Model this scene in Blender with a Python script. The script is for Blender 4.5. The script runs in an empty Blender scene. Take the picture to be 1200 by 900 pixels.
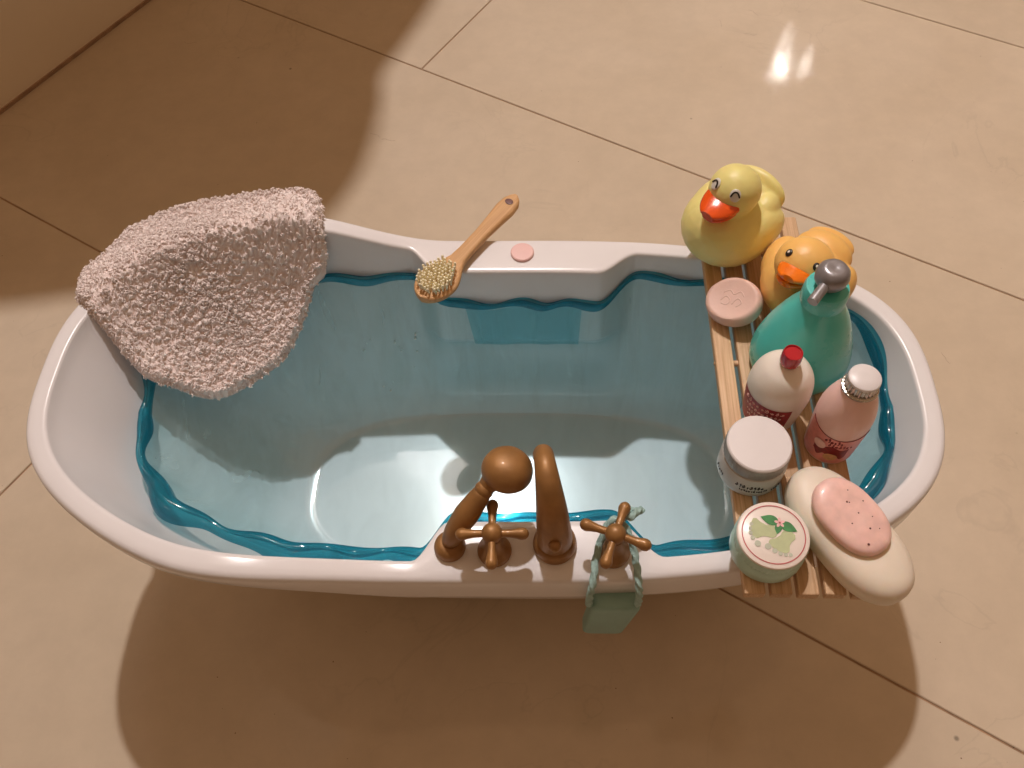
import bpy, bmesh, math, random
from mathutils import Vector, Matrix, Euler, noise
random.seed(7)
S = bpy.context.scene
COL = S.collection
PI = math.pi

# ------------------------------------------------------------------ camera
CAM = Vector((0.0459, -0.2593, 0.601))
M3 = Matrix(((0.9989314, 0.0012608, 0.0461998), (0.0236663, 0.8446704, -0.5347633), (-0.0396978, 0.5352853, 0.8437380)))
FOC = 1000.0
cd = bpy.data.cameras.new('camera'); cam = bpy.data.objects.new('camera', cd); COL.objects.link(cam)
cd.sensor_width = 36; cd.lens = 30.0; cd.clip_start = 0.01; cd.clip_end = 60
mw = M3.to_4x4(); mw.translation = CAM
cam.matrix_world = mw
S.camera = cam

def at(px, py, z):
    "point of height z seen at pixel px,py of the 1200x900 photograph (layout helper)"
    r = M3 @ Vector((px - 600, 450 - py, -FOC))
    t = (z - CAM.z) / r.z
    return CAM + r * t

# ------------------------------------------------------------------ materials
def lin(c):
    return tuple((v / 12.92 if v <= 0.04045 else ((v + 0.055) / 1.055) ** 2.4) for v in c)
def hexc(r, g, b):
    return lin((r / 255, g / 255, b / 255))

def mat(name, col, rough=0.4, metal=0.0, spec=0.5, coat=0.0, sss=0.0, sss_col=None, var=0.08, vscale=60, bump=0.0, bscale=300, col2=None, bdist=0.001):
    m = bpy.data.materials.new(name); m.use_nodes = True
    nt = m.node_tree; b = nt.nodes['Principled BSDF']
    tc = nt.nodes.new('ShaderNodeTexCoord')
    n = nt.nodes.new('ShaderNodeTexNoise'); n.inputs['Scale'].default_value = vscale; n.inputs['Detail'].default_value = 5
    nt.links.new(tc.outputs['Object'], n.inputs['Vector'])
    mr = nt.nodes.new('ShaderNodeMapRange'); mr.inputs['From Min'].default_value = .3; mr.inputs['From Max'].default_value = .7
    nt.links.new(n.outputs['Fac'], mr.inputs['Value'])
    mx = nt.nodes.new('ShaderNodeMix'); mx.data_type = 'RGBA'
    a = tuple(max(0, c * (1 - var)) for c in col); c2 = col2 or tuple(min(1, c * (1 + var)) for c in col)
    mx.inputs['A'].default_value = (*a, 1); mx.inputs['B'].default_value = (*c2, 1)
    nt.links.new(mr.outputs['Result'], mx.inputs['Factor'])
    nt.links.new(mx.outputs['Result'], b.inputs['Base Color'])
    mr2 = nt.nodes.new('ShaderNodeMapRange'); mr2.inputs['To Min'].default_value = rough * .85; mr2.inputs['To Max'].default_value = min(1, rough * 1.15)
    nt.links.new(n.outputs['Fac'], mr2.inputs['Value']); nt.links.new(mr2.outputs['Result'], b.inputs['Roughness'])
    b.inputs['Metallic'].default_value = metal
    b.inputs['Specular IOR Level'].default_value = spec
    b.inputs['Coat Weight'].default_value = coat; b.inputs['Coat Roughness'].default_value = .08
    if sss:
        b.inputs['Subsurface Weight'].default_value = sss
        b.inputs['Subsurface Scale'].default_value = .004
        b.inputs['Subsurface Radius'].default_value = (1, .6, .4)
    if bump:
        n2 = nt.nodes.new('ShaderNodeTexNoise'); n2.inputs['Scale'].default_value = bscale; n2.inputs['Detail'].default_value = 4
        nt.links.new(tc.outputs['Object'], n2.inputs['Vector'])
        bp = nt.nodes.new('ShaderNodeBump'); bp.inputs['Strength'].default_value = bump; bp.inputs['Distance'].default_value = bdist
        nt.links.new(n2.outputs['Fac'], bp.inputs['Height']); nt.links.new(bp.outputs['Normal'], b.inputs['Normal'])
    return m

def wood(name, c1, c2, axis=1, rough=.55):
    m = mat(name, c1, rough, spec=.35, bump=.15, bscale=400)
    nt = m.node_tree; b = nt.nodes['Principled BSDF']
    tc = nt.nodes.new('ShaderNodeTexCoord'); mp = nt.nodes.new('ShaderNodeMapping')
    sc = [900, 900, 900]; sc[axis] = 25
    mp.inputs['Scale'].default_value = sc
    n = nt.nodes.new('ShaderNodeTexNoise'); n.inputs['Scale'].default_value = 1; n.inputs['Detail'].default_value = 4
    nt.links.new(tc.outputs['Object'], mp.inputs['Vector']); nt.links.new(mp.outputs['Vector'], n.inputs['Vector'])
    cr = nt.nodes.new('ShaderNodeValToRGB'); cr.color_ramp.elements[0].position = .3; cr.color_ramp.elements[1].position = .7
    cr.color_ramp.elements[0].color = (*c1, 1); cr.color_ramp.elements[1].color = (*c2, 1)
    nt.links.new(n.outputs['Fac'], cr.inputs['Fac'])
    oi = nt.nodes.new('ShaderNodeObjectInfo'); orr = nt.nodes.new('ShaderNodeMapRange'); orr.inputs['To Min'].default_value = .86; orr.inputs['To Max'].default_value = 1.06
    nt.links.new(oi.outputs['Random'], orr.inputs['Value'])
    sc_ = nt.nodes.new('ShaderNodeVectorMath'); sc_.operation = 'SCALE'; nt.links.new(cr.outputs['Color'], sc_.inputs[0]); nt.links.new(orr.outputs['Result'], sc_.inputs['Scale'])
    nt.links.new(sc_.outputs['Vector'], b.inputs['Base Color'])
    return m

def clear_plastic(name, tint, edge, gloss=.06, body=.05, body_col=(.1, .5, .55), rough=.06, bump=.3, bscale=45, streak=0):
    m = bpy.data.materials.new(name); m.use_nodes = True
    nt = m.node_tree; nt.nodes.clear()
    out = nt.nodes.new('ShaderNodeOutputMaterial')
    tr = nt.nodes.new('ShaderNodeBsdfTransparent'); gl = nt.nodes.new('ShaderNodeBsdfGlossy'); df = nt.nodes.new('ShaderNodeBsdfDiffuse')
    lw = nt.nodes.new('ShaderNodeLayerWeight'); lw.inputs['Blend'].default_value = .35
    mx = nt.nodes.new('ShaderNodeMix'); mx.data_type = 'RGBA'
    mx.inputs['A'].default_value = (*tint, 1); mx.inputs['B'].default_value = (*edge, 1)
    nt.links.new(lw.outputs['Facing'], mx.inputs['Factor']); nt.links.new(mx.outputs['Result'], tr.inputs['Color'])
    gl.inputs['Roughness'].default_value = rough; gl.inputs['Color'].default_value = (1, 1, 1, 1)
    df.inputs['Color'].default_value = (*body_col, 1)
    tc = nt.nodes.new('ShaderNodeTexCoord'); n = nt.nodes.new('ShaderNodeTexNoise'); n.inputs['Scale'].default_value = bscale; n.inputs['Detail'].default_value = 2
    nt.links.new(tc.outputs['Object'], n.inputs['Vector'])
    bp = nt.nodes.new('ShaderNodeBump'); bp.inputs['Strength'].default_value = bump; bp.inputs['Distance'].default_value = .002
    nt.links.new(n.outputs['Fac'], bp.inputs['Height']); nt.links.new(bp.outputs['Normal'], gl.inputs['Normal'])
    lf = nt.nodes.new('ShaderNodeLayerWeight'); lf.inputs['Blend'].default_value = .5
    nt.links.new(bp.outputs['Normal'], lf.inputs['Normal'])
    pw = nt.nodes.new('ShaderNodeMath'); pw.operation = 'POWER'; pw.inputs[1].default_value = 5; nt.links.new(lf.outputs['Facing'], pw.inputs[0])
    fr = nt.nodes.new('ShaderNodeMapRange'); fr.inputs['To Min'].default_value = gloss * .6; fr.inputs['To Max'].default_value = .55; nt.links.new(pw.outputs[0], fr.inputs['Value'])
    m1 = nt.nodes.new('ShaderNodeMixShader'); m1.inputs[0].default_value = body
    if streak:  # milky diffuse streaks painted in for reflections on the plastic
        mp = nt.nodes.new('ShaderNodeMapping'); mp.inputs['Scale'].default_value = (60, 25, 9); nt.links.new(tc.outputs['Object'], mp.inputs['Vector'])
        sn = nt.nodes.new('ShaderNodeTexNoise'); sn.inputs['Scale'].default_value = 1; sn.inputs['Detail'].default_value = 5; sn.inputs['Distortion'].default_value = .8; nt.links.new(mp.outputs['Vector'], sn.inputs['Vector'])
        sr_ = nt.nodes.new('ShaderNodeMapRange'); sr_.inputs['From Min'].default_value = .42; sr_.inputs['From Max'].default_value = .75; sr_.inputs['To Min'].default_value = body * .7; sr_.inputs['To Max'].default_value = body + streak
        nt.links.new(sn.outputs['Fac'], sr_.inputs['Value'])
        sz = nt.nodes.new('ShaderNodeSeparateXYZ'); nt.links.new(tc.outputs['Object'], sz.inputs[0])
        hz_ = nt.nodes.new('ShaderNodeMapRange'); hz_.inputs['From Min'].default_value = .004; hz_.inputs['From Max'].default_value = .03; hz_.inputs['To Min'].default_value = .35; hz_.inputs['To Max'].default_value = 1.6
        nt.links.new(sz.outputs['Z'], hz_.inputs['Value'])
        ml_ = nt.nodes.new('ShaderNodeMath'); ml_.operation = 'MULTIPLY'; nt.links.new(sr_.outputs['Result'], ml_.inputs[0]); nt.links.new(hz_.outputs['Result'], ml_.inputs[1]); nt.links.new(ml_.outputs[0], m1.inputs[0])
    nt.links.new(tr.outputs[0], m1.inputs[1]); nt.links.new(df.outputs[0], m1.inputs[2])
    m2 = nt.nodes.new('ShaderNodeMixShader'); nt.links.new(fr.outputs[0], m2.inputs[0])
    nt.links.new(m1.outputs[0], m2.inputs[1]); nt.links.new(gl.outputs[0], m2.inputs[2])
    nt.links.new(m2.outputs[0], out.inputs['Surface'])
    return m

M = {}
M['tub'] = mat('white_plastic', (.80, .79, .81), .2, spec=.34, var=.02, vscale=20, bump=.02, bscale=25, bdist=.002)
M['copper'] = mat('copper_paint', hexc(152, 110, 62), .5, metal=.3, var=.18, vscale=90, coat=.15, bump=.03, bscale=500)
M['liner'] = clear_plastic('clear_teal_plastic', (.85, .95, .975), (.50, .83, .88), body=.07, body_col=(.56, .76, .80), bump=.08, bscale=22, gloss=.05, rough=.035, streak=.16)
M['bead'] = clear_plastic('deep_teal_plastic', (.26, .76, .85), (.01, .30, .42), body=.12, body_col=(.0, .26, .34), rough=.05, bump=.05, bscale=60)
M['yellow'] = mat('yellow_vinyl', hexc(236, 226, 148), .42, var=.05, vscale=40, sss=.25, bump=.03, bscale=300)
M['orange'] = mat('orange_vinyl', hexc(244, 194, 112), .42, var=.05, vscale=40, sss=.25, bump=.03, bscale=300)
M['bill'] = mat('red_orange_gloss', hexc(232, 84, 18), .16, var=.05, coat=.6)
M['bill2'] = mat('orange_gloss', hexc(244, 120, 18), .18, var=.05, coat=.6)
M['eye_white'] = mat('eye_white', (.75, .73, .68), .3, var=.02)
M['black'] = mat('black_paint', (.02, .017, .015), .3, var=.1)
M['slat'] = wood('pale_wood', hexc(188, 150, 112), hexc(222, 190, 154), 1)
M['brushwood'] = wood('beech_wood', hexc(192, 148, 100), hexc(214, 172, 124), 1)
M['bristle'] = mat('bristle', hexc(248, 238, 208), .6, var=.12, vscale=300)
M['pinksoap'] = mat('pale_pink_soap', hexc(226, 192, 180), .5, var=.04, vscale=80, sss=.15, bump=.08, bscale=500)
M['button'] = mat('pink_button', hexc(232, 190, 186), .4, var=.03)
M['teal'] = mat('teal_plastic', hexc(82, 200, 192), .28, var=.08, vscale=45, coat=.25, bump=.05, bscale=60)
M['grey'] = mat('grey_metal', hexc(150, 148, 152), .32, metal=.45, var=.1, vscale=200)
M['cream'] = mat('cream_plastic', hexc(238, 232, 222), .38, var=.03, sss=.1)
M['red'] = mat('red_gloss', hexc(178, 14, 34), .2, var=.08, coat=.5)
M['redlabel'] = mat('red_label', hexc(150, 34, 44), .45, var=.35, vscale=500)
M['pinkish'] = mat('pink_plastic', hexc(244, 208, 202), .38, var=.04, sss=.15)
M['pinklabel'] = mat('pink_label', hexc(228, 150, 142), .4, var=.1, vscale=300)
M['darkred'] = mat('dark_red_print', hexc(128, 20, 28), .45, var=.3, vscale=500)
M['cocoprint'] = mat('cream_print', hexc(214, 170, 120), .5, var=.2, vscale=500)
M['pinkprint'] = mat('pale_pink_print', hexc(240, 200, 190), .5, var=.1, vscale=500)
M['whitecap'] = mat('white_cap', (.78, .75, .76), .35, var=.02)
M['silver'] = mat('silver', (.45, .42, .38), .26, metal=.9, var=.1, vscale=300)
M['jarwhite'] = mat('jar_white', (.60, .585, .56), .35, var=.03)
M['clearjar'] = clear_plastic('clear_jar', (.86, .86, .84), (.6, .6, .58), body=.12, body_col=(.6, .6, .58), bump=.02)
M['ribgrey'] = mat('grey_rib', hexc(158, 154, 150), .35, metal=.2, var=.08)
M['mint'] = clear_plastic('mint_clear', (.62, .84, .78), (.35, .66, .60), body=.45, body_col=hexc(150, 200, 184), bump=.02)
M['mintcore'] = mat('mint_cream', hexc(184, 220, 208), .3, var=.05)
M['foot'] = mat('pale_green_print', hexc(182, 192, 148), .5, var=.06, vscale=300)
M['toe'] = mat('grey_green_print', hexc(186, 192, 174), .5, var=.05)
M['leaf'] = mat('leaf_print', hexc(52, 128, 66), .45, var=.25, vscale=400)
M['ring'] = mat('rose_print', hexc(186, 84, 88), .45, var=.1)
M['petal'] = mat('petal_print', hexc(240, 190, 190), .45, var=.1, vscale=600)
M['lidwhite'] = mat('lid_paper', hexc(236, 226, 218), .35, var=.02, coat=.3)
M['stone'] = mat('cream_soap', hexc(232, 222, 206), .45, var=.05, vscale=50, sss=.35, bump=.04, bscale=120)
M['rose'] = mat('rose_soap', hexc(244, 204, 196), .35, var=.12, vscale=120, sss=.4, coat=.25, bump=.12, bscale=260)
M['speck'] = mat('dark_speck', hexc(96, 50, 44), .5)
M['rope'] = mat('sage_rope', hexc(156, 188, 184), .7, var=.12, vscale=500, bump=.4, bscale=900)
M['sage'] = mat('sage_soap', hexc(140, 178, 170), .5, var=.06, vscale=80, sss=.1, bump=.05)
M['wall'] = mat('wall_paint', (.90, .80, .64), .45, var=.03, vscale=8, bump=.05, bscale=150)
M['dust'] = mat('dust', hexc(120, 96, 76), .9, var=.3)
M['grout'] = mat('grout', hexc(168, 138, 112), .9, var=.2, vscale=60)
M['panel'] = clear_plastic('teal_panel_plastic', (.62, .87, .92), (.40, .75, .82), body=.05, body_col=(.3, .65, .7), gloss=.06, rough=.06, bump=.05, bscale=50)
M['drop'] = mat('glint_speck', (.85, .88, .88), .15, var=.02, spec=.8)  # opaque white for the painted glints on the liner

# fleece
def fleece():
    m = mat('fleece', hexc(224, 196, 186), .95, spec=.1, var=.05, vscale=120, bump=.5, bscale=1400)
    nt = m.node_tree; b = nt.nodes['Principled BSDF']
    b.inputs['Sheen Weight'].default_value = .6; b.inputs['Sheen Roughness'].default_value = .5
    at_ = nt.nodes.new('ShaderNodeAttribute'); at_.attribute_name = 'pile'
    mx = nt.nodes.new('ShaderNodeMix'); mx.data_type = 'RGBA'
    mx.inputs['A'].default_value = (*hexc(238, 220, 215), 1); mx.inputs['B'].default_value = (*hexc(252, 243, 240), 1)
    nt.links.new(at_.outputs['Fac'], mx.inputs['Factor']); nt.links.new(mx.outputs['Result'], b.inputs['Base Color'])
    return m
M['fleece'] = fleece()

def floor_mat():
    m = bpy.data.materials.new('polished_stone_tile'); m.use_nodes = True
    nt = m.node_tree; b = nt.nodes['Principled BSDF']; N = nt.nodes.new; Lk = nt.links.new
    tc = N('ShaderNodeTexCoord')
    n1 = N('ShaderNodeTexNoise'); n1.inputs['Scale'].default_value = 5; n1.inputs['Detail'].default_value = 6; n1.inputs['Distortion'].default_value = .6
    n2 = N('ShaderNodeTexNoise'); n2.inputs['Scale'].default_value = 38; n2.inputs['Detail'].default_value = 6; n2.inputs['Roughness'].default_value = .65
    n3 = N('ShaderNodeTexNoise'); n3.inputs['Scale'].default_value = 9; n3.inputs['Detail'].default_value = 7; n3.inputs['Distortion'].default_value = 1.2
    for n in (n1, n2, n3): Lk(tc.outputs['Object'], n.inputs['Vector'])
    at_ = N('ShaderNodeAttribute'); at_.attribute_name = 'shade'
    r1 = N('ShaderNodeValToRGB'); r1.color_ramp.elements[0].position = .3; r1.color_ramp.elements[1].position = .72
    r1.color_ramp.elements[0].color = (.57, .48, .365, 1); r1.color_ramp.elements[1].color = (.63, .54, .425, 1)
    Lk(n1.outputs['Fac'], r1.inputs['Fac'])
    r2 = N('ShaderNodeMapRange'); r2.inputs['From Min'].default_value = .35; r2.inputs['From Max'].default_value = .65
    r2.inputs['To Min'].default_value = .965; r2.inputs['To Max'].default_value = 1.03
    Lk(n2.outputs['Fac'], r2.inputs['Value'])
    # thin veins where n3 crosses .5
    s = N('ShaderNodeMath'); s.operation = 'SUBTRACT'; s.inputs[1].default_value = .5; Lk(n3.outputs['Fac'], s.inputs[0])
    a = N('ShaderNodeMath'); a.operation = 'ABSOLUTE'; Lk(s.outputs[0], a.inputs[0])
    v = N('ShaderNodeMapRange'); v.inputs['From Min'].default_value = 0; v.inputs['From Max'].default_value = .012; v.inputs['To Min'].default_value = .93; v.inputs['To Max'].default_value = 1
    Lk(a.outputs[0], v.inputs['Value'])
    vm = N('ShaderNodeTexNoise'); vm.inputs['Scale'].default_value = 4; Lk(tc.outputs['Object'], vm.inputs['Vector'])
    vt = N('ShaderNodeMapRange'); vt.inputs['From Min'].default_value = .5; vt.inputs['From Max'].default_value = .62; Lk(vm.outputs['Fac'], vt.inputs['Value'])
    vx = N('ShaderNodeMix'); vx.inputs['A'].default_value = 1.0; Lk(vt.outputs['Result'], vx.inputs['Factor']); Lk(v.outputs['Result'], vx.inputs['B'])
    p = N('ShaderNodeMath'); p.operation = 'MULTIPLY'; Lk(r2.outputs['Result'], p.inputs[0]); Lk(vx.outputs['Result'], p.inputs[1])
    p2 = N('ShaderNodeMath'); p2.operation = 'MULTIPLY'; Lk(p.outputs[0], p2.inputs[0]); Lk(at_.outputs['Fac'], p2.inputs[1])
    # tiny dark specks
    vo = N('ShaderNodeTexVoronoi'); vo.inputs['Scale'].default_value = 14; Lk(tc.outputs['Object'], vo.inputs['Vector'])
    sp = N('ShaderNodeMapRange'); sp.inputs['From Min'].default_value = .012; sp.inputs['From Max'].default_value = .03; sp.inputs['To Min'].default_value = .45; sp.inputs['To Max'].default_value = 1
    Lk(vo.outputs['Distance'], sp.inputs['Value'])
    p3 = N('ShaderNodeMath'); p3.operation = 'MULTIPLY'; Lk(p2.outputs[0], p3.inputs[0]); Lk(sp.outputs['Result'], p3.inputs[1])
    vm2 = N('ShaderNodeVectorMath'); vm2.operation = 'SCALE'; Lk(r1.outputs['Color'], vm2.inputs[0]); Lk(p3.outputs[0], vm2.inputs['Scale'])
    Lk(vm2.outputs['Vector'], b.inputs['Base Color'])
    rr = N('ShaderNodeMapRange'); rr.inputs['To Min'].default_value = .03; rr.inputs['To Max'].default_value = .09; Lk(n2.outputs['Fac'], rr.inputs['Value']); Lk(rr.outputs['Result'], b.inputs['Roughness'])
    bp = N('ShaderNodeBump'); bp.inputs['Strength'].default_value = .12; bp.inputs['Distance'].default_value = .001
    Lk(n2.outputs['Fac'], bp.inputs['Height']); Lk(bp.outputs['Normal'], b.inputs['Normal'])
    return m
M['floor'] = floor_mat()

# ------------------------------------------------------------------ object helpers
def tag(o, label=None, cat=None, group=None, kind=None):
    if label: o['label'] = label
    if cat: o['category'] = cat
    if group: o['group'] = group
    if kind: o['kind'] = kind
    return o

def empty(name, loc=(0, 0, 0), rot=(0, 0, 0)):
    o = bpy.data.objects.new(name, None); COL.objects.link(o)
    o.location = loc; o.rotation_euler = rot; o.empty_display_size = .01
    return o

def build(name, bm, m, parent=None, sharp=38, loc=None, rot=None):
    bmesh.ops.recalc_face_normals(bm, faces=bm.faces)
    lim = math.radians(sharp)
    for f in bm.faces: f.smooth = True
    for e in bm.edges:
        e.smooth = not (len(e.link_faces) == 2 and e.calc_face_angle(0) > lim)
    me = bpy.data.meshes.new(name); bm.to_mesh(me); bm.free()
    me.materials.append(m)
    o = bpy.data.objects.new(name, me); COL.objects.link(o)
    if parent: o.parent = parent
    if loc is not None: o.location = loc
    if rot is not None: o.rotation_euler = rot
    return o

def loft(bm, rings, close_start=True, close_end=True, closed=True):
    vs = [[bm.verts.new(p) for p in r] for r in rings]
    n = len(vs[0])
    for a, b in zip(vs, vs[1:]):
        for i in range(n if closed else n - 1):
            j = (i + 1) % n
            bm.faces.new((a[i], a[j], b[j], b[i]))
    if close_start: bm.faces.new(vs[0][::-1])
    if close_end: bm.faces.new(vs[-1])
    return vs

def rev(bm, prof, seg=48, c=(0, 0), cs=True, ce=True, sx=1, sy=1, ripple=None):
    rings = []
    for k, (r, z) in enumerate(prof):
        ring = []
        for i in range(seg):
            a = 2 * PI * i / seg
            rr = r + (ripple(k, a) if ripple else 0)
            ring.append((c[0] + rr * math.cos(a) * sx, c[1] + rr * math.sin(a) * sy, z))
        rings.append(ring)
    return loft(bm, rings, cs, ce)

def smooth_path(pts, n=6):
    P = [Vector(p) for p in pts]; out = []
    for i in range(len(P) - 1):
        p0 = P[max(i - 1, 0)]; p1 = P[i]; p2 = P[i + 1]; p3 = P[min(i + 2, len(P) - 1)]
        for k in range(n):
            t = k / n
            out.append(.5 * ((2 * p1) + (-p0 + p2) * t + (2 * p0 - 5 * p1 + 4 * p2 - p3) * t * t + (-p0 + 3 * p1 - 3 * p2 + p3) * t ** 3))
    out.append(P[-1]); return out

def tube(bm, pts, rad, seg=12, closed=False, caps=True, twist=0, lobes=0, lobe_amp=0):
    P = [Vector(p) for p in pts]; n = len(P)
    if not callable(rad):
        rv = rad; rad = (lambda t: rv)
    up = None; rings = []
    for i, p in enumerate(P):
        if closed: t = P[(i + 1) % n] - P[i - 1]
        else: t = P[min(i + 1, n - 1)] - P[max(i - 1, 0)]
        t.normalize()
        if up is None:
            up = Vector((0, 0, 1)) if abs(t.z) < .9 else Vector((1, 0, 0))
        s = t.cross(up).normalized(); up = s.cross(t).normalized()
        r = rad(i / max(1, n - 1)); ring = []
        for k in range(seg):
            a = 2 * PI * k / seg
            rr = r * (1 + lobe_amp * math.cos(lobes * (a - twist * i))) if lobes else r
            ring.append(p + s * math.cos(a) * rr + up * math.sin(a) * rr)
        rings.append(ring)
    if closed:
        vs = [[bm.verts.new(q) for q in r] for r in rings]
        for i in range(n):
            a, b = vs[i], vs[(i + 1) % n]
            for k in range(seg):
                j = (k + 1) % seg
                bm.faces.new((a[k], a[j], b[j], b[k]))
    else:
        # rounded ends
        if caps:
            def cap(c, ring, d, r):
                out = []
                for q, h in ((.87, .5), (.5, .87), (.15, .99)):
                    out.append([c + (v - c) * q + d * r * h for v in ring])
                return out
            d0 = (P[0] - P[1]).normalized(); d1 = (P[-1] - P[-2]).normalized()
            rings = cap(P[0], rings[0], d0, rad(0))[::-1] + rings + cap(P[-1], rings[-1], d1, rad(1))
        loft(bm, rings)

def ell(bm, c, r, rot=(0, 0, 0), sub=3):
    mt = Matrix.Translation(c) @ Euler(rot).to_matrix().to_4x4() @ Matrix.Diagonal((*r, 1))
    bmesh.ops.create_icosphere(bm, subdivisions=sub, radius=1, matrix=mt)

def blob(name, parts, m, parent, voxel=.0008, it=6, tubes=()):
    bm = bmesh.new()
    for c, r, rot in parts: ell(bm, c, r, rot)
    for pts, rad in tubes: tube(bm, pts, rad, 14)
    me = bpy.data.meshes.new('tmp'); bm.to_mesh(me); bm.free()
    o = bpy.data.objects.new('tmp', me); COL.objects.link(o)
    rm = o.modifiers.new('r', 'REMESH'); rm.mode = 'VOXEL'; rm.voxel_size = voxel
    sm = o.modifiers.new('s', 'SMOOTH'); sm.factor = .6; sm.iterations = it
    dg = bpy.context.evaluated_depsgraph_get(); dg.update()
    me2 = bpy.data.meshes.new_from_object(o.evaluated_get(dg)); me2.name = name
    bpy.data.objects.remove(o); bpy.data.meshes.remove(me)
    me2.materials.clear(); me2.materials.append(m)
    me2.polygons.foreach_set('use_smooth', [True] * len(me2.polygons))
    r = bpy.data.objects.new(name, me2); COL.objects.link(r); r.parent = parent
    return r

def sstep(a, b, x):
    t = max(0, min(1, (x - a) / (b - a))); return t * t * (3 - 2 * t)

# ------------------------------------------------------------------ floor and wall
TA = math.radians(-30.5)
U = Vector((math.cos(TA), math.sin(TA), 0)); Nn = Vector((-math.sin(TA), math.cos(TA), 0))
def tile_pt(u, n, z): return U * u + Nn * n + Vector((0, 0, z))

def make_floor():
    bm = bmesh.new()
    sh = bm.loops.layers.float_color.new('shade')
    rows = [-2.12, -1.76, -1.40, -1.04, -.68, -.32, .0396, .4087, .7525, 1.11, 1.47, 1.83, 2.19, 2.55]
    g = .0008; bev = .0007
    for ri in range(len(rows) - 1):
        off = -.350 if ri % 2 == 0 else .012
        if rows[ri] == .0396: off = .016
        if ri == 5: off = -.346
        if ri == 7: off = -.3525
        for k in range(-4, 5):
            u0 = off + k * .732; u1 = u0 + .732
            n0, n1 = rows[ri], rows[ri + 1]
            a = [(u0 + g, n0 + g), (u1 - g, n0 + g), (u1 - g, n1 - g), (u0 + g, n1 - g)]
            b = [(u0 + g + bev, n0 + g + bev), (u1 - g - bev, n0 + g + bev), (u1 - g - bev, n1 - g - bev), (u0 + g + bev, n1 - g - bev)]
            rings = [[tile_pt(x, y, -.004) for x, y in a], [tile_pt(x, y, -.0006) for x, y in a], [tile_pt(x, y, 0) for x, y in b]]
            vs = loft(bm, rings, False, True)
            s = random.uniform(.97, 1.03)
            for f in bm.faces:
                if f.index == -1:
                    for l in f.loops: l[sh] = (s, s, s, 1)
            bm.faces.index_update()
    o = build('floor', bm, M['floor'], sharp=20); tag(o, kind='structure')
    bm = bmesh.new()
    vs = [bm.verts.new(tile_pt(x, y, -.0014)) for x, y in ((-3.4, -2.3), (3.4, -2.3), (3.4, 2.7), (-3.4, 2.7))]
    bm.faces.new(vs)
    tag(build('floor_grout', bm, M['grout']), kind='structure')
make_floor()
def floor_dust():
    rnd = random.Random(21); bm = bmesh.new()
    for _ in range(420):
        x, y = rnd.uniform(-.8, .9), rnd.uniform(-.5, 1.3); r = rnd.choice((.0002, .00025, .0003, .0003, .0005)); a = rnd.uniform(0, 6.28)
        vs = [bm.verts.new((x + r * rnd.uniform(.6, 1.3) * math.cos(a + k * 1.05), y + r * rnd.uniform(.6, 1.3) * math.sin(a + k * 1.05), .0003)) for k in range(6)]
        bm.faces.new(vs)
    for _ in range(26):
        x, y, a = rnd.uniform(-.7, .8), rnd.uniform(-.45, 1.0), rnd.uniform(0, 6.28); P = [Vector((x, y, .0004))]
        for k in range(7): a += rnd.uniform(-.5, .5); P.append(P[-1] + Vector((math.cos(a), math.sin(a), 0)) * rnd.uniform(.0012, .003))
        tube(bm, smooth_path(P, 3), .00007, 4, caps=False)
    tag(build('floor_dust', bm, M['dust']), 'fine dust specks and lint lying on the tiles', 'dust', kind='stuff')
floor_dust()

wall = empty('wall', (-.5, .56, 0)); tag(wall, 'cream wall rising from the tiled floor at the top left corner', 'wall')
def wall_geo():
    bm = bmesh.new()
    # local coordinates relative to the wall's empty
    o0 = Vector((-.55, .469, 0)) - Vector((-.5, .56, 0))
    d = Vector((.115, .2, 0)).normalized(); w = Vector((-d.y, d.x, 0))
    p = [o0 - d * 1.0, o0 + d * 2.2, o0 + d * 2.2 + w * .1, o0 - d * 1.0 + w * .1]
    loft(bm, [[q + Vector((0, 0, -.002)) for q in p], [q + Vector((0, 0, 2.45)) for q in p]])
    build('wall_face', bm, M['wall'], wall)
    bm = bmesh.new(); loft(bm, [[q + Vector((0, 0, z_)) for q in (p[0] - w * .0018, p[1] - w * .0018, p[1] + w * .001, p[0] + w * .001)] for z_ in (.0003, .004)]); build('joint_strip', bm, M['grout'], wall)
    # unseen slab added out of frame, outline shaped to throw the soft shadow
    bm = bmesh.new()
    Lp = Vector((-.07, 1.0, 2.3)); zc = .80
    outl = [(520, -60), (470, 20), (428, 78), (424, 120), (400, 190), (340, 255), (230, 298), (100, 322), (0, 336), (-80, 345)]
    pts = []
    for x, y in outl:
        P = at(x, y, 0); q = P + (Lp - P) * (zc / Lp.z); pts.append(Vector((q.x, q.y, 0)))
    pts = smooth_path(pts, 5)
    e0 = pts[-1]; ang = d
    # close along the wall
    base = Vector((-.55, .469, 0))
    t_end = (e0 - base).dot(d)
    pts.append(base + d * t_end + w * -.001)
    pts.append(base + d * 1.6 + w * -.001)
    pts.append(Vector((pts[0].x + .25, 1.25, 0)))
    q0 = Vector((-.5, .56, 0))
    loft(bm, [[p_ - q0 + Vector((0, 0, zc)) for p_ in pts], [p_ - q0 + Vector((0, 0, zc + .04)) for p_ in pts]])
    build('shadow_blocker', bm, M['wall'], wall)
wall_geo()

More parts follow.
